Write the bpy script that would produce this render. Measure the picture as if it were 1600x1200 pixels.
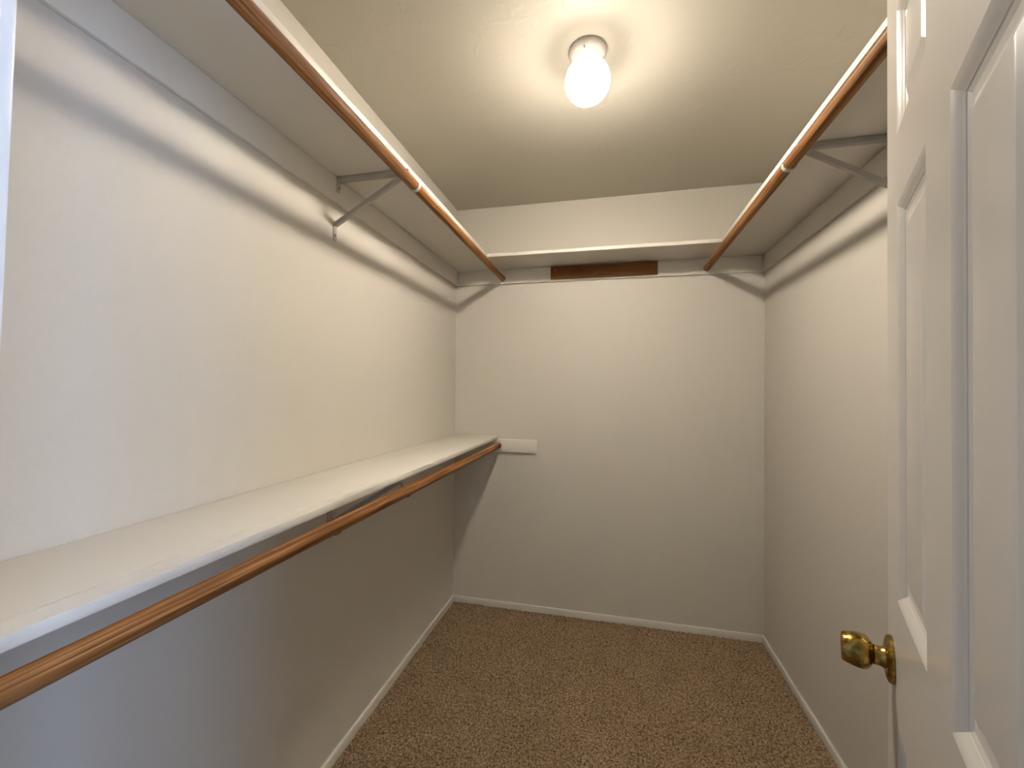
import bpy, bmesh, math, random
from mathutils import Vector, Matrix, noise

# ------------------------------------------------------------------ reset
for o in list(bpy.data.objects):
    bpy.data.objects.remove(o, do_unlink=True)
scene = bpy.context.scene
COL = scene.collection

# ------------------------------------------------------------------ camera
CAM = Vector((0.9376, -2.4625, 1.3152))
RIGHT = Vector((0.9740, 0.2265, 0.0109)).normalized()
FWD = Vector((-0.2266, 0.9739, 0.0134)).normalized()
UP = RIGHT.cross(FWD).normalized()
RIGHT = FWD.cross(UP).normalized()
cd = bpy.data.cameras.new('camera')
cd.sensor_fit = 'HORIZONTAL'
cd.sensor_width = 36.0
cd.lens = 651.135 / 1600 * 36.0
cd.clip_start = 0.01
cam = bpy.data.objects.new('camera', cd)
COL.objects.link(cam)
M = Matrix.Identity(4)
for i in range(3):
    M[i][0], M[i][1], M[i][2], M[i][3] = RIGHT[i], UP[i], -FWD[i], CAM[i]
cam.matrix_world = M
scene.camera = cam

# ------------------------------------------------------------------ light and exposure
LAMP_STRENGTH = 320.0
LAMP_COLOR = (1.0, 0.88, 0.73)
WINDOW_POWER = 98.0
WINDOW_COLOR = (0.40, 0.60, 1.0)
world = bpy.data.worlds.new('world')
scene.world = world
world.use_nodes = True
bg = world.node_tree.nodes['Background']
bg.inputs['Color'].default_value = WINDOW_COLOR + (1,)
bg.inputs['Strength'].default_value = 0.6
# daylight coming through the window of the room the photographer stands in
wl = bpy.data.lights.new('window_daylight', 'AREA')
wl.shape = 'RECTANGLE'
wl.size, wl.size_y = 1.5, 1.3
wl.energy = WINDOW_POWER
wl.color = WINDOW_COLOR
wlo = bpy.data.objects.new('window_daylight', wl)
COL.objects.link(wlo)
wlo.location = (2.93, -3.3, 1.5)
wlo.rotation_euler = (0, math.radians(90), 0)      # shines toward -x
vs = scene.view_settings
vs.view_transform = 'Standard'
vs.look = 'None'
vs.exposure = 0.0
vs.gamma = 1.0
vs.use_curve_mapping = False

# ------------------------------------------------------------------ dimensions (metres)
W, H = 1.7436, 2.438
YF = -2.255            # inner face of the front wall
YO = -2.370            # its outer face
OX0, OX1, OZ = 0.478, 1.150, 2.035    # door opening
ZU, DU = 2.0473, 0.274                # upper shelves: underside, depth
DB = 0.2573                           # depth of the back shelf
TH = 0.019
ZL, DL = 1.0337, 0.2818               # lower shelf: top, depth
RXU, RZU, RXR = 0.3021, 1.9902, 0.2904
RXL, RZL = 0.290, 0.9758
CH = 0.089
CT = 0.012          # cleat thickness
ROD = 0.0168

# ------------------------------------------------------------------ materials
def new_mat(name):
    m = bpy.data.materials.new(name)
    m.use_nodes = True
    nt = m.node_tree
    return m, nt, nt.nodes['Principled BSDF']

def paint(name, col, rough=0.45, spec=0.5, bumps=(), mottle=0.03, mottle_scale=3.0):
    """painted surface; bumps: list of (scale, strength, distance, kind)"""
    m, nt, b = new_mat(name)
    N, L = nt.nodes, nt.links
    tc = N.new('ShaderNodeTexCoord')
    n = N.new('ShaderNodeTexNoise'); n.inputs['Scale'].default_value = mottle_scale
    n.inputs['Detail'].default_value = 3
    L.new(tc.outputs['Object'], n.inputs['Vector'])
    r = N.new('ShaderNodeValToRGB')
    r.color_ramp.elements[0].position, r.color_ramp.elements[1].position = 0.3, 0.7
    r.color_ramp.elements[0].color = tuple(c * (1 - mottle) for c in col) + (1,)
    r.color_ramp.elements[1].color = tuple(min(1, c * (1 + mottle)) for c in col) + (1,)
    L.new(n.outputs['Fac'], r.inputs['Fac'])
    L.new(r.outputs['Color'], b.inputs['Base Color'])
    b.inputs['Roughness'].default_value = rough
    b.inputs['Specular IOR Level'].default_value = spec
    prev = None
    for scale, strength, dist, kind in bumps:
        t = N.new('ShaderNodeTexNoise')
        t.inputs['Scale'].default_value = scale
        t.inputs['Detail'].default_value = 2
        L.new(tc.outputs['Object'], t.inputs['Vector'])
        src = t.outputs['Fac']
        if kind == 'ridge':          # sparse trowel ridges
            t.inputs['Detail'].default_value = 4
            t.inputs['Distortion'].default_value = 1.2
            rr = N.new('ShaderNodeValToRGB')
            e = rr.color_ramp.elements
            e[0].position, e[0].color = 0.60, (0, 0, 0, 1)
            e[1].position, e[1].color = 0.66, (1, 1, 1, 1)
            L.new(src, rr.inputs['Fac']); src = rr.outputs['Color']
        bp = N.new('ShaderNodeBump')
        bp.inputs['Strength'].default_value = strength
        bp.inputs['Distance'].default_value = dist
        L.new(src, bp.inputs['Height'])
        if prev: L.new(prev, bp.inputs['Normal'])
        prev = bp.outputs['Normal']
    if prev: L.new(prev, b.inputs['Normal'])
    return m

WALL = paint('wall_paint', (0.69, 0.66, 0.60), 0.50, 0.35,
             [(140, 0.12, 0.002, 'n'), (9, 0.10, 0.01, 'n')], 0.012)
CEIL = paint('ceiling_paint', (0.57, 0.54, 0.465), 0.5, 0.35,
             [(14, 0.28, 0.0015, 'ridge'), (6, 0.10, 0.01, 'n')], 0.015)
TRIM = paint('white_trim_paint', (0.83, 0.81, 0.76), 0.38, 0.5, [(60, 0.05, 0.002, 'n')], 0.012)
SHELF = paint('white_shelf_paint', (0.83, 0.80, 0.73), 0.42, 0.5, [(220, 0.04, 0.001, 'n')], 0.015)
DOORP = paint('door_gloss_paint', (0.78, 0.755, 0.70), 0.24, 0.5, [(45, 0.05, 0.002, 'n')], 0.01)
GREY = paint('grey_bracket_paint', (0.46, 0.44, 0.41), 0.45, 0.5, [], 0.05, 30)
STRAP = paint('pale_grey_hook_paint', (0.60, 0.58, 0.53), 0.45, 0.5, [], 0.05, 30)
CANOPY = paint('white_canopy_enamel', (0.62, 0.585, 0.55), 0.5, 0.3, [], 0.01)

def wood(name, dark, mid, light, axis, rough=0.42, seed=0.0, streak=55.0):
    m, nt, b = new_mat(name)
    N, L = nt.nodes, nt.links
    tc = N.new('ShaderNodeTexCoord')
    def stretched(across, along):
        mp = N.new('ShaderNodeMapping')
        s = [across] * 3; s[axis] = along
        mp.inputs['Scale'].default_value = s
        mp.inputs['Location'].default_value = (seed, seed * 1.7, seed * 0.6)
        L.new(tc.outputs['Object'], mp.inputs['Vector'])
        return mp.outputs['Vector']
    n1 = N.new('ShaderNodeTexNoise'); n1.inputs['Scale'].default_value = 1.0
    n1.inputs['Detail'].default_value = 4; n1.inputs['Distortion'].default_value = 0.6
    L.new(stretched(streak, 1.6), n1.inputs['Vector'])
    n2 = N.new('ShaderNodeTexNoise'); n2.inputs['Scale'].default_value = 1.0
    n2.inputs['Detail'].default_value = 3
    L.new(stretched(streak * 5, 7), n2.inputs['Vector'])
    mx = N.new('ShaderNodeMix'); mx.inputs['Factor'].default_value = 0.35
    L.new(n1.outputs['Fac'], mx.inputs[2]); L.new(n2.outputs['Fac'], mx.inputs[3])
    r = N.new('ShaderNodeValToRGB'); e = r.color_ramp.elements
    e[0].position, e[0].color = 0.41, dark + (1,)
    e[1].position, e[1].color = 0.60, light + (1,)
    k = e.new(0.5); k.color = mid + (1,)
    L.new(mx.outputs[0], r.inputs['Fac']); L.new(r.outputs['Color'], b.inputs['Base Color'])
    b.inputs['Roughness'].default_value = rough
    b.inputs['Specular IOR Level'].default_value = 0.25
    bp = N.new('ShaderNodeBump'); bp.inputs['Strength'].default_value = 0.12
    bp.inputs['Distance'].default_value = 0.001
    L.new(mx.outputs[0], bp.inputs['Height']); L.new(bp.outputs['Normal'], b.inputs['Normal'])
    return m
RODW = wood('fir_rod_wood', (0.13, 0.048, 0.012), (0.285, 0.125, 0.038), (0.45, 0.235, 0.09), 1, 0.6, 0.0, 150.0)
BLOCKW = wood('stained_board_wood', (0.115, 0.042, 0.009), (0.165, 0.063, 0.014), (0.21, 0.088, 0.022), 0, 0.5, 3.0, 30)

def carpet_mat():
    m, nt, b = new_mat('carpet_pile')
    N, L = nt.nodes, nt.links
    tc = N.new('ShaderNodeTexCoord')
    n1 = N.new('ShaderNodeTexNoise'); n1.inputs['Scale'].default_value = 130; n1.inputs['Detail'].default_value = 3
    n2 = N.new('ShaderNodeTexNoise'); n2.inputs['Scale'].default_value = 7; n2.inputs['Detail'].default_value = 3
    L.new(tc.outputs['Object'], n1.inputs['Vector']); L.new(tc.outputs['Object'], n2.inputs['Vector'])
    r = N.new('ShaderNodeValToRGB'); e = r.color_ramp.elements
    e[0].position, e[0].color = 0.33, (0.10, 0.066, 0.034, 1)
    e[1].position, e[1].color = 0.68, (0.50, 0.37, 0.24, 1)
    k = e.new(0.5); k.color = (0.29, 0.205, 0.125, 1)
    L.new(n1.outputs['Fac'], r.inputs['Fac'])
    r2 = N.new('ShaderNodeValToRGB')
    r2.color_ramp.elements[0].position, r2.color_ramp.elements[0].color = 0.35, (0.9, 0.88, 0.86, 1)
    r2.color_ramp.elements[1].position, r2.color_ramp.elements[1].color = 0.65, (1, 1, 1, 1)
    L.new(n2.outputs['Fac'], r2.inputs['Fac'])
    mx = N.new('ShaderNodeMix'); mx.data_type = 'RGBA'; mx.blend_type = 'MULTIPLY'
    mx.inputs['Factor'].default_value = 1.0
    L.new(r.outputs['Color'], mx.inputs[6]); L.new(r2.outputs['Color'], mx.inputs[7])
    L.new(mx.outputs[2], b.inputs['Base Color'])
    b.inputs['Roughness'].default_value = 0.95
    b.inputs['Specular IOR Level'].default_value = 0.1
    return m
CARPET = carpet_mat()

def brass_mat():
    m, nt, b = new_mat('worn_brass')
    N, L = nt.nodes, nt.links
    tc = N.new('ShaderNodeTexCoord')
    n = N.new('ShaderNodeTexNoise'); n.inputs['Scale'].default_value = 60; n.inputs['Detail'].default_value = 3
    n.inputs['Distortion'].default_value = 1.5
    L.new(tc.outputs['Object'], n.inputs['Vector'])
    r = N.new('ShaderNodeValToRGB'); e = r.color_ramp.elements
    e[0].position, e[0].color = 0.35, (0.22, 0.13, 0.028, 1)
    e[1].position, e[1].color = 0.65, (0.52, 0.36, 0.10, 1)
    L.new(n.outputs['Fac'], r.inputs['Fac']); L.new(r.outputs['Color'], b.inputs['Base Color'])
    b.inputs['Metallic'].default_value = 1.0
    rr = N.new('ShaderNodeMapRange'); rr.inputs['To Min'].default_value = 0.14; rr.inputs['To Max'].default_value = 0.34
    L.new(n.outputs['Fac'], rr.inputs['Value']); L.new(rr.outputs['Result'], b.inputs['Roughness'])
    return m
BRASS = brass_mat()

def metal(name, col, rough):
    m, nt, b = new_mat(name)
    N, L = nt.nodes, nt.links
    n = N.new('ShaderNodeTexNoise'); n.inputs['Scale'].default_value = 80
    rr = N.new('ShaderNodeMapRange'); rr.inputs['To Min'].default_value = rough * 0.8; rr.inputs['To Max'].default_value = rough * 1.2
    L.new(n.outputs['Fac'], rr.inputs['Value']); L.new(rr.outputs['Result'], b.inputs['Roughness'])
    b.inputs['Base Color'].default_value = col + (1,)
    b.inputs['Metallic'].default_value = 1.0
    return m
STEEL = metal('screw_steel', (0.25, 0.23, 0.20), 0.45)
DKGREY = paint('dark_hook_paint', (0.22, 0.20, 0.185), 0.5, 0.4, [], 0.05, 30)

def globe_mat():
    m, nt, b = new_mat('lit_opal_glass')
    b.inputs['Base Color'].default_value = (0.9, 0.88, 0.84, 1)
    b.inputs['Roughness'].default_value = 0.2
    b.inputs['Emission Color'].default_value = LAMP_COLOR + (1,)
    # emission painted weaker toward the top, so ceiling and canopy don't burn out
    N, L = nt.nodes, nt.links
    tc = N.new('ShaderNodeTexCoord'); sp = N.new('ShaderNodeSeparateXYZ')
    L.new(tc.outputs['Object'], sp.inputs['Vector'])
    mr = N.new('ShaderNodeMapRange'); mr.interpolation_type = 'SMOOTHSTEP'
    mr.inputs['From Min'].default_value = -0.152; mr.inputs['From Max'].default_value = -0.092
    mr.inputs['To Min'].default_value = LAMP_STRENGTH; mr.inputs['To Max'].default_value = LAMP_STRENGTH * 0.016
    L.new(sp.outputs['Z'], mr.inputs['Value']); L.new(mr.outputs['Result'], b.inputs['Emission Strength'])
    return m
GLOBE = globe_mat()

# ------------------------------------------------------------------ mesh helpers
def bm_box(bm, x0, x1, y0, y1, z0, z1, bevel=0.0, seg=2):
    r = bmesh.ops.create_cube(bm, size=1.0)
    vs_ = r['verts']
    for v in vs_:
        v.co = Vector(((x0 + x1) / 2 + v.co.x * (x1 - x0), (y0 + y1) / 2 + v.co.y * (y1 - y0),
                       (z0 + z1) / 2 + v.co.z * (z1 - z0)))
    if bevel:
        ed = list({e for v in vs_ for e in v.link_edges})
        bmesh.ops.bevel(bm, geom=ed, offset=bevel, segments=seg, profile=0.5, affect='EDGES')
    return bm

def box(x0, x1, y0, y1, z0, z1, bevel=0.0, seg=2):
    return bm_box(bmesh.new(), x0, x1, y0, y1, z0, z1, bevel, seg)

def bm_tube(bm, a, b, r, n=24, cap=True):
    a, b = Vector(a), Vector(b)
    q = (b - a).to_track_quat('Z', 'Y')
    rings = []
    for p in (a, b):
        rings.append([bm.verts.new(p + q @ Vector((r * math.cos(2 * math.pi * i / n), r * math.sin(2 * math.pi * i / n), 0))) for i in range(n)])
    for i in range(n):
        bm.faces.new((rings[0][i], rings[0][(i + 1) % n], rings[1][(i + 1) % n], rings[1][i]))
    if cap:
        bm.faces.new(rings[0][::-1]); bm.faces.new(rings[1])
    return bm

def bm_lathe(bm, prof, n=32, axis='Z', center=(0, 0, 0), sign=1):
    """prof: list of (radius, height along the axis)"""
    c = Vector(center); rings = []
    for r, h in prof:
        ring = []
        for i in range(n):
            a = 2 * math.pi * i / n
            u, v = r * math.cos(a), r * math.sin(a)
            p = {'Z': Vector((u, v, sign * h)), 'X': Vector((sign * h, u, v)), 'Y': Vector((u, sign * h, v))}[axis]
            ring.append(bm.verts.new(c + p))
        rings.append(ring)
    for k in range(len(rings) - 1):
        for i in range(n):
            bm.faces.new((rings[k][i], rings[k][(i + 1) % n], rings[k + 1][(i + 1) % n], rings[k + 1][i]))
    bm.faces.new(rings[0]); bm.faces.new(rings[-1])
    bmesh.ops.remove_doubles(bm, verts=bm.verts[:], dist=1e-6)
    return bm

def bm_strip(bm, pts, thick, y0, y1):
    """a bent flat metal strip: polyline in the x-z plane, extruded from y0 to y1"""
    n = len(pts); P = [Vector((p[0], 0, p[1])) for p in pts]; off = []
    for i in range(n):
        d = (P[min(i + 1, n - 1)] - P[max(i - 1, 0)]).normalized()
        off.append(Vector((-d.z, 0, d.x)) * thick / 2)
    loops = []
    for i in range(n):
        loops.append([bm.verts.new(P[i] + s * off[i] + Vector((0, y, 0))) for s, y in ((1, y0), (1, y1), (-1, y1), (-1, y0))])
    for i in range(n - 1):
        for k in range(4):
            bm.faces.new((loops[i][k], loops[i][(k + 1) % 4], loops[i + 1][(k + 1) % 4], loops[i + 1][k]))
    bm.faces.new(loops[0][::-1]); bm.faces.new(loops[-1])
    return bm

def obj(name, bm, mat, parent=None, smooth=False, origin='base'):
    bmesh.ops.recalc_face_normals(bm, faces=bm.faces[:])
    me = bpy.data.meshes.new(name)
    o = bpy.data.objects.new(name, me)
    COL.objects.link(o)
    if parent is not None:
        o.parent = parent
        base = Vector((0, 0, 0)) if origin == 'local' else Vector(parent.location)
        pp = parent.parent
        while pp is not None and origin != 'local':
            base += Vector(pp.location); pp = pp.parent
        bm.transform(Matrix.Translation(-base))
    else:
        xs = [v.co.x for v in bm.verts]; ys = [v.co.y for v in bm.verts]; zs = [v.co.z for v in bm.verts]
        b = Vector(((min(xs) + max(xs)) / 2, (min(ys) + max(ys)) / 2, min(zs)))
        bm.transform(Matrix.Translation(-b))
        o.location = b
    bm.to_mesh(me); bm.free()
    if mat: me.materials.append(mat)
    if smooth:
        for p in me.polygons: p.use_smooth = True
        try:
            me.set_sharp_from_angle(angle=math.radians(smooth if smooth is not True else 40))
        except Exception:
            pass
    return o

def empty(name, loc, rz=0.0):
    o = bpy.data.objects.new(name, None)
    o.empty_display_size = 0.05
    COL.objects.link(o)
    o.location = loc
    o.rotation_euler = (0, 0, rz)
    return o

def tag(o, label=None, cat=None, group=None, kind=None):
    if label: o['label'] = label
    if cat: o['category'] = cat
    if group: o['group'] = group
    if kind: o['kind'] = kind
    return o

def struct(name, bm, mat, label, cat, smooth=False):
    return tag(obj(name, bm, mat, None, smooth), label, cat, None, 'structure')

# ------------------------------------------------------------------ room shell
T = 0.10
struct('wall_left', box(-T, 0, YF - 0.001, T, -0.05, H + 0.05), WALL, 'off-white painted wall on the left behind the two shelves', 'wall')
struct('wall_right', box(W, W + T, YF - 0.001, T, -0.05, H + 0.05), WALL, 'off-white painted wall on the right behind the open door', 'wall')
struct('wall_back', box(-0.0, W, 0, T, -0.05, H + 0.05), WALL, 'off-white painted back wall of the closet', 'wall')
bm = box(-T, OX0 - 0.018, YO, YF, -0.05, H + 0.05)
bm_box(bm, OX1 + 0.018, W + T, YO, YF, -0.05, H + 0.05)
bm_box(bm, OX0 - 0.018, OX1 + 0.018, YO, YF, OZ + 0.018, H + 0.05)
struct('wall_front', bm, WALL, 'off-white closet front wall with the doorway', 'wall')
struct('ceiling', box(-T, W + T, YF, T, H, H + 0.08), CEIL, 'cream trowel-textured closet ceiling', 'ceiling')

# carpet: fine pile relief on a dense grid inside the closet
def carpet():
    rnd = random.Random(4)
    me = bpy.data.meshes.new('floor')
    x0, x1, y0, y1 = 0.0, W, YO, 0.0
    st = 0.0055
    nx, ny = int((x1 - x0) / st), int((y1 - y0) / st)
    verts, faces = [], []
    for j in range(ny + 1):
        for i in range(nx + 1):
            x, y = x0 + (x1 - x0) * i / nx, y0 + (y1 - y0) * j / ny
            edge = i in (0, nx) or j in (0, ny)
            z = -0.005 if edge else -0.0045 + rnd.random() * 0.0075
            jx = 0 if edge else rnd.uniform(-.4, .4) * st
            jy = 0 if edge else rnd.uniform(-.4, .4) * st
            verts.append((x + jx, y + jy, z))
    for j in range(ny):
        for i in range(nx):
            a = j * (nx + 1) + i
            faces.append((a, a + 1, a + nx + 2, a + nx + 1))
    me.from_pydata(verts, [], faces)
    me.materials.append(CARPET)
    for p in me.polygons: p.use_smooth = True
    o = bpy.data.objects.new('floor', me); COL.objects.link(o)
    return tag(o, 'beige brown cut-pile carpet covering the closet floor', 'carpet', None, 'structure')
carpet()

# baseboards with an eased top edge
BB, BT = 0.036, 0.012
def base(name, x0, x1, y0, y1, label):
    struct(name, box(x0, x1, y0, y1, -0.01, BB, 0.003), TRIM, label, 'baseboard', 40)
base('baseboard_left', 0, BT, YF, 0, 'low white baseboard along the left wall')
base('baseboard_right', W - BT, W, YF, 0, 'low white baseboard along the right wall')
base('baseboard_back', BT, W - BT, -BT, 0, 'low white baseboard along the back wall')
base('baseboard_front', BT, OX0 - 0.075, YF, YF + BT, 'low white baseboard left of the doorway')

# door frame: jambs, stops and casings (left jamb leans a little)
def frame_side(name, xi, s, label, lean):
    # xi: jamb face, s: +1 when the opening lies toward +x
    bm = box(min(xi, xi - s * 0.018), max(xi, xi - s * 0.018), YO - 0.002, YF + 0.002, -0.01, OZ + 0.018, 0.001)
    a, b = xi - s * 0.005, xi - s * 0.062
    bm_box(bm, min(a, b), max(a, b), YF, YF + 0.013, -0.01, OZ + 0.06, 0.003)
    bm_box(bm, min(a, b), max(a, b), YO - 0.013, YO, -0.01, OZ + 0.06, 0.003)
    a, b = xi, xi + s * 0.010
    bm_box(bm, min(a, b), max(a, b), YO + 0.035, YO + 0.070, -0.01, OZ, 0.002)
    for v in bm.verts: v.co.x += lean * (v.co.z - 1.35)
    return struct(name, bm, TRIM, label, 'door frame', 40)
frame_side('trim_1', 0.494, 1, 'white door jamb at the left edge of the doorway', 0.028)
frame_side('trim_2', OX1, -1, 'white hinge-side door jamb on the right', 0.0)
bm = box(OX0, OX1, YO - 0.002, YF + 0.002, OZ, OZ + 0.018, 0.001)
bm_box(bm, OX0 - 0.06, OX1 + 0.06, YF, YF + 0.013, OZ + 0.005, OZ + 0.062, 0.003)
bm_box(bm, OX0 - 0.06, OX1 + 0.06, YO - 0.013, YO, OZ + 0.005, OZ + 0.062, 0.003)
struct('trim_3', bm, TRIM, 'white head jamb above the doorway', 'door frame', 40)

# the room the photographer stands in, with its window
RX0, RX1, RY0 = -1.3, 2.85, -5.4
struct('floor_bedroom', box(RX0, RX1, RY0, YO, -0.06, -0.002), CARPET, 'beige brown carpet of the room outside the closet', 'carpet')
struct('ceiling_bedroom', box(RX0 - T, RX1 + T, RY0 - T, YO, H, H + 0.08), CEIL, 'cream ceiling of the room outside the closet', 'ceiling')
struct('wall_bedroom_west', box(RX0 - T, RX0, RY0 - T, YO, -0.05, H), WALL, 'off-white side wall of the room outside the closet', 'wall')
struct('wall_bedroom_south', box(RX0, RX1, RY0 - T, RY0, -0.05, H), WALL, 'off-white far wall of the room outside the closet', 'wall')
bm = box(RX0, -T, YO, YF, -0.05, H)
bm_box(bm, W + T, RX1, YO, YF, -0.05, H)
struct('wall_bedroom_north', bm, WALL, 'off-white wall beside the closet in the room outside', 'wall')
WY0, WY1, WZ0, WZ1 = -4.05, -2.55, 0.85, 2.15
bm = box(RX1, RX1 + T, RY0 - T, WY0, -0.05, H)
bm_box(bm, RX1, RX1 + T, WY1, YF, -0.05, H)
bm_box(bm, RX1, RX1 + T, WY0, WY1, -0.05, WZ0)
bm_box(bm, RX1, RX1 + T, WY0, WY1, WZ1, H)
struct('wall_bedroom_east', bm, WALL, 'off-white window wall of the room outside the closet', 'wall')
bm = box(RX1 - 0.01, RX1 + 0.05, WY0, WY0 + 0.04, WZ0, WZ1)
bm_box(bm, RX1 - 0.01, RX1 + 0.05, WY1 - 0.04, WY1, WZ0, WZ1)
bm_box(bm, RX1 - 0.01, RX1 + 0.05, WY0, WY1, WZ0, WZ0 + 0.04)
bm_box(bm, RX1 - 0.01, RX1 + 0.05, WY0, WY1, WZ1 - 0.04, WZ1)
bm_box(bm, RX1 - 0.01, RX1 + 0.05, (WY0 + WY1) / 2 - 0.02, (WY0 + WY1) / 2 + 0.02, WZ0, WZ1)
struct('window_1', bm, TRIM, 'white window frame in the room outside the closet', 'window')

# ------------------------------------------------------------------ shelves and the cleats they rest on
def shelf(bm, label):
    return tag(obj('closet_shelf', bm, SHELF, None, 40), label, 'shelf', 'white closet shelves')
def cleat(bm, label):
    return tag(obj('shelf_cleat', bm, SHELF, None, 40), label, 'cleat', 'white shelf cleats')
shelf(box(0, DU, YF, 0, ZU, ZU + TH, 0.0025), 'high white shelf along the left wall above the long wooden rod')
shelf(box(W - 0.2726, W, YF, 0, ZU, ZU + TH, 0.0025), 'high white shelf along the right wall beside the open door')
shelf(box(DU + 0.0008, W - 0.2726 - 0.0008, -DB, 0, ZU - 0.0005, ZU + TH - 0.0005, 0.0025), 'high white shelf across the back wall between the two side shelves')
shelf(box(0, DL, YF, 0, ZL - TH, ZL, 0.0025), 'low white shelf at waist height along the left wall')
cleat(box(0, CT, YF, 0, ZU - CH, ZU, 0.0015), 'white cleat on the left wall under the high shelf')
cleat(box(W - CT, W, YF, 0, ZU - CH, ZU, 0.0015), 'white cleat on the right wall under the high shelf')
cleat(box(CT + 0.001, W - CT - 0.001, -CT, 0, ZU - CH, ZU - 0.0008, 0.0015), 'white cleat on the back wall behind the brown board')
cleat(box(0, CT, YF, 0, ZL - TH - 0.045, ZL - TH, 0.0015), 'white cleat on the left wall under the low shelf')
cleat(box(CT + 0.0005, 0.521, -0.016, 0, ZL - TH - 0.078, ZL - TH - 0.0003, 0.0015), 'short white cleat on the back wall sticking out past the low shelf')

# stained board screwed to the back cleat
wb = tag(empty('wood_board', (0.897, -0.028, 1.969)), 'short reddish brown stained board under the back shelf', 'board')
obj('plank', box(0.5975, 1.197, -CT - 0.019, -CT, 1.969, 2.0395, 0.0015), BLOCKW, wb, 40)
for x, z in ((0.625, 2.02), (1.172, 2.02), (0.86, 1.99)):
    obj('screw', bm_lathe(bmesh.new(), [(0.0042, 0), (0.0038, 0.0007), (0.001, 0.0005)], 12, 'Y', (x, -CT - 0.019, z), -1), STEEL, wb, 40)

# ------------------------------------------------------------------ hanging rods
def rod(x, z, label, end=-CT - 0.0005):
    bm = bm_tube(bmesh.new(), (x, YF + 0.001, z), (x, end, z), ROD, 40)
    return tag(obj('closet_rod', bm, RODW, None, 40), label, 'rod', 'wooden hanging rods')
rod(RXU, RZU, 'round wooden hanging rod under the high left shelf')
rod(W - RXR, RZU, 'round wooden hanging rod under the high right shelf')
rod(RXL, RZL, 'round wooden hanging rod under the low left shelf', -0.0165)

# ------------------------------------------------------------------ brackets
def ring_pts(cx, cz, r, a0, a1, n=14):
    return [(cx + r * math.cos(math.radians(a0 + (a1 - a0) * i / n)), cz + r * math.sin(math.radians(a0 + (a1 - a0) * i / n))) for i in range(n + 1)]

def bracket(y, wall_x, s, z_under, rod_d, rod_z, depth, label, foot=0.165, hook_mat=None, a1=370):
    """sheet-metal shelf bracket: wall tab, arm, diagonal brace with foot, rod hook"""
    X = lambda d: wall_x + s * d
    e = tag(empty('shelf_bracket', (X(0.0), y, z_under - foot - 0.06)), label, 'bracket', 'grey metal shelf brackets')
    w = 0.0085
    c = CT + 0.0012
    obj('arm', box(min(X(c), X(depth)), max(X(c), X(depth)), y - w, y + w, z_under - 0.0175, z_under - 0.0005, 0.0015), GREY, e, 40)
    obj('wall_tab', box(min(X(c), X(c + 0.003)), max(X(c), X(c + 0.003)), y - w, y + w, z_under - 0.052, z_under - 0.0005, 0.0008), GREY, e, 40)
    zt, zb = z_under - 0.010, z_under - foot
    br = obj('brace', bm_strip(bmesh.new(), [(X(depth - 0.006), zt), (X(0.004), zb)], 0.014, y - w * 0.75, y + w * 0.75), GREY, e, 40)
    obj('foot', box(min(X(0.0), X(0.004)), max(X(0.0), X(0.004)), y - w, y + w, zb - 0.055, zb + 0.006, 0.0008), GREY, e, 40)
    obj('screw', bm_lathe(bmesh.new(), [(0.0045, 0), (0.004, 0.0015), (0.001, 0.0018)], 12, 'X', (X(0.004), y, zb - 0.036), s), STEEL, e, 40)
    obj('screw', bm_lathe(bmesh.new(), [(0.004, 0), (0.0035, 0.0012), (0.001, 0.0015)], 12, 'X', (X(c + 0.003), y, z_under - 0.038), s), STEEL, e, 40)
    r = ROD + 0.0016
    a0 = 158
    pts = [(depth - 0.005, z_under - 0.006), (rod_d - r - 0.001, z_under - 0.020)] + ring_pts(rod_d, rod_z, r, a0, a1)
    obj('rod_hook', bm_strip(bmesh.new(), [(X(a), b) for a, b in pts], 0.0028, y - 0.0075, y + 0.0075), hook_mat or STRAP, e, 50)
    return e
bracket(-1.195, 0.0, 1, ZU, RXU, RZU, 0.284, 'grey metal bracket holding the high left shelf and rod')
bracket(-1.085, W, -1, ZU, RXR, RZU, 0.272, 'grey metal bracket holding the high right shelf by the door')
bracket(-1.19, 0.0, 1, ZL - TH, RXL, RZL, 0.270, 'grey metal bracket with brace below the low left shelf', 0.165, DKGREY, 300)
# plain rod hook nearer the camera
e = tag(empty('rod_support_hook', (RXL, -1.56, 0.955)), 'plain metal hook hanging the low rod, nearer the camera', 'hook')
r = ROD + 0.0016
pts = [(RXL - 0.05, ZL - TH - 0.002), (RXL - r - 0.003, ZL - TH - 0.002), (RXL - r - 0.0005, ZL - TH - 0.010)] + ring_pts(RXL, RZL, r, 165, 295)
obj('strap', bm_strip(bmesh.new(), pts, 0.0028, -1.56 - 0.009, -1.56 + 0.009), DKGREY, e, 50)
obj('screw', bm_lathe(bmesh.new(), [(0.0045, 0), (0.004, 0.0015), (0.001, 0.0018)], 12, 'Z', (RXL - 0.04, -1.56, ZL - TH - 0.0034), -1), STEEL, e, 40)

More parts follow.
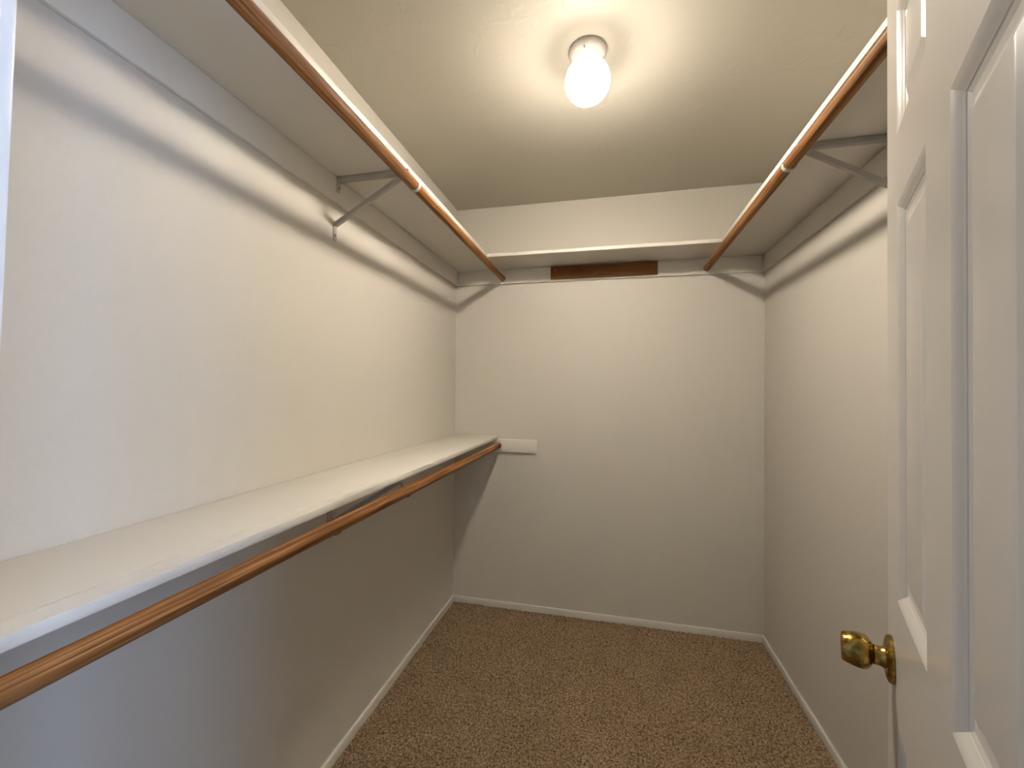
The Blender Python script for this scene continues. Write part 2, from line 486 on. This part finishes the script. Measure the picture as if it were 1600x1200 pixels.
# ------------------------------------------------------------------ ceiling light
LX, LY = 0.861, -1.079
lamp = tag(empty('ceiling_light', (LX, LY, H)), 'lit white egg-shaped glass ceiling lamp', 'lamp')
obj('canopy', bm_lathe(bmesh.new(), [(0.001, 0.0), (0.0615, 0.0), (0.0625, -0.004), (0.0612, -0.008), (0.0570, -0.014), (0.0490, -0.019), (0.041, -0.024), (0.036, -0.029), (0.034, -0.031), (0.001, -0.031)], 48, 'Z', (LX, LY, H)), CANOPY, lamp, 40)
prof = [(0.001, -0.171)]
for i in range(1, 29):
    t = i / 28 * math.pi * 0.87
    prof.append((0.0740 * math.sin(t), -0.101 - 0.070 * math.cos(t)))
prof += [(0.0280, -0.030)]
obj('globe', bm_lathe(bmesh.new(), prof, 48, 'Z', (LX, LY, H)), GLOBE, lamp, 60)
for a in (-100, 20, 140):
    ca, sa = math.cos(math.radians(a)), math.sin(math.radians(a))
    bm = bm_tube(bmesh.new(), (LX + ca * 0.044, LY + sa * 0.044, H - 0.0205), (LX + ca * 0.052, LY + sa * 0.052, H - 0.0225), 0.0020, 10)
    obj('thumb_screw', bm, STEEL, lamp, 40)

# ------------------------------------------------------------------ six-panel door, swung open
THETA = math.radians(22.5)
DWID, DTH, DZ0, DZ1 = 0.655, 0.035, 0.012, 1.995
EX, EY = 1.3875, -1.6488          # latch edge of the visible face
# local frame: x = from latch edge toward the hinge, y = out of the visible face, z up
door = empty('door_1', (EX, EY, 0.0))
U = Vector((-math.sin(THETA), -math.cos(THETA), 0)); Nn = Vector((-math.cos(THETA), math.sin(THETA), 0))
door.rotation_euler = (0, 0, math.atan2(U.y, U.x))
tag(door, 'white six-panel door swung open with brass knob', 'door', None, 'structure')
# check handedness of the local y axis
ysign = 1.0 if Vector((-U.y, U.x, 0)).dot(Nn) > 0 else -1.0
COLS = [(0.0925, 0.2830), (0.3830, DWID - 0.0925)]
ROWS = [(1.7002, 1.8881), (1.0105, 1.5956), (0.235, 0.835)]
def face_y(d):             # depth below the visible face -> local y
    return -ysign * d
def dbox(x0, x1, z0, z1, bevel=0.0):
    a, b = face_y(0), face_y(DTH)
    return box(x0, x1, min(a, b), max(a, b), z0, z1, bevel)
obj('stile', dbox(0, COLS[0][0], DZ0, DZ1), DOORP, door, 40, 'local')
obj('stile', dbox(COLS[1][1], DWID, DZ0, DZ1), DOORP, door, 40, 'local')
zs_ = [DZ0, ROWS[2][0], ROWS[2][1], ROWS[1][0], ROWS[1][1], ROWS[0][0], ROWS[0][1], DZ1]
for k in range(0, 8, 2):
    obj('rail', dbox(COLS[0][0], COLS[1][1], zs_[k], zs_[k + 1]), DOORP, door, 40, 'local')
for z0, z1 in ROWS:
    obj('mullion', dbox(COLS[0][1], COLS[1][0], z0, z1), DOORP, door, 40, 'local')
PROF = [(0.0, 0.0), (0.002, 0.0007), (0.0055, 0.0024), (0.009, 0.0050), (0.0125, 0.0070), (0.0135, 0.0080), (0.018, 0.0100), (0.022, 0.0105), (0.028, 0.0100), (0.034, 0.0080), (0.044, 0.0040), (0.047, 0.0034)]
def panel(x0, x1, z0, z1):
    bm = bmesh.new()
    for side in (0, 1):
        loops = []
        for ins, dep in PROF:
            y = face_y(dep) if side == 0 else face_y(DTH - dep)
            loops.append([bm.verts.new((a, y, c)) for a, c in ((x0 + ins, z0 + ins), (x1 - ins, z0 + ins), (x1 - ins, z1 - ins), (x0 + ins, z1 - ins))])
        for k in range(len(loops) - 1):
            for i in range(4):
                bm.faces.new((loops[k][i], loops[k][(i + 1) % 4], loops[k + 1][(i + 1) % 4], loops[k + 1][i]))
        bm.faces.new(loops[-1])
        if side == 0: first = loops[0]
        else:
            for i in range(4): bm.faces.new((first[i], first[(i + 1) % 4], loops[0][(i + 1) % 4], loops[0][i]))
    return bm
for z0, z1 in ROWS:
    for x0, x1 in COLS:
        obj('panel', panel(x0, x1, z0, z1), DOORP, door, 13, 'local')
# knobs on both faces, rose and neck as sub-parts
KS, KZ = 0.047, 0.903
for side in (0, 1):
    sg = ysign if side == 0 else -ysign
    cy = face_y(0) if side == 0 else face_y(DTH)
    kp = [(0.001, 0.021), (0.0130, 0.021), (0.0145, 0.0235), (0.0200, 0.0265), (0.0240, 0.0305), (0.0256, 0.0355), (0.0258, 0.041), (0.0250, 0.048), (0.0234, 0.055), (0.0218, 0.0600), (0.0208, 0.0618), (0.0190, 0.0626), (0.0165, 0.0620), (0.001, 0.0612)]
    k = obj('knob', bm_lathe(bmesh.new(), kp, 40, 'Y', (KS, cy, KZ), sg), BRASS, door, 35, 'local')
    k['label'] = 'worn brass door knob'
    obj('rose', bm_lathe(bmesh.new(), [(0.001, 0.0), (0.0345, 0.0), (0.0345, 0.004), (0.0325, 0.0065), (0.026, 0.0085), (0.017, 0.0095), (0.001, 0.0095)], 40, 'Y', (KS, cy, KZ), sg), BRASS, k, 35, 'local')
    obj('neck', bm_lathe(bmesh.new(), [(0.001, 0.009), (0.0165, 0.009), (0.0148, 0.013), (0.0140, 0.016), (0.0142, 0.020), (0.0148, 0.0220), (0.001, 0.0220)], 32, 'Y', (KS, cy, KZ), sg), BRASS, k, 35, 'local')
# hinges on the jamb edge
for z in (0.25, 1.0, 1.78):
    bm = bm_tube(bmesh.new(), (DWID + 0.004, face_y(DTH + 0.003), z - 0.045), (DWID + 0.004, face_y(DTH + 0.003), z + 0.045), 0.0055, 16)
    obj('hinge', bm, BRASS, door, 40, 'local')
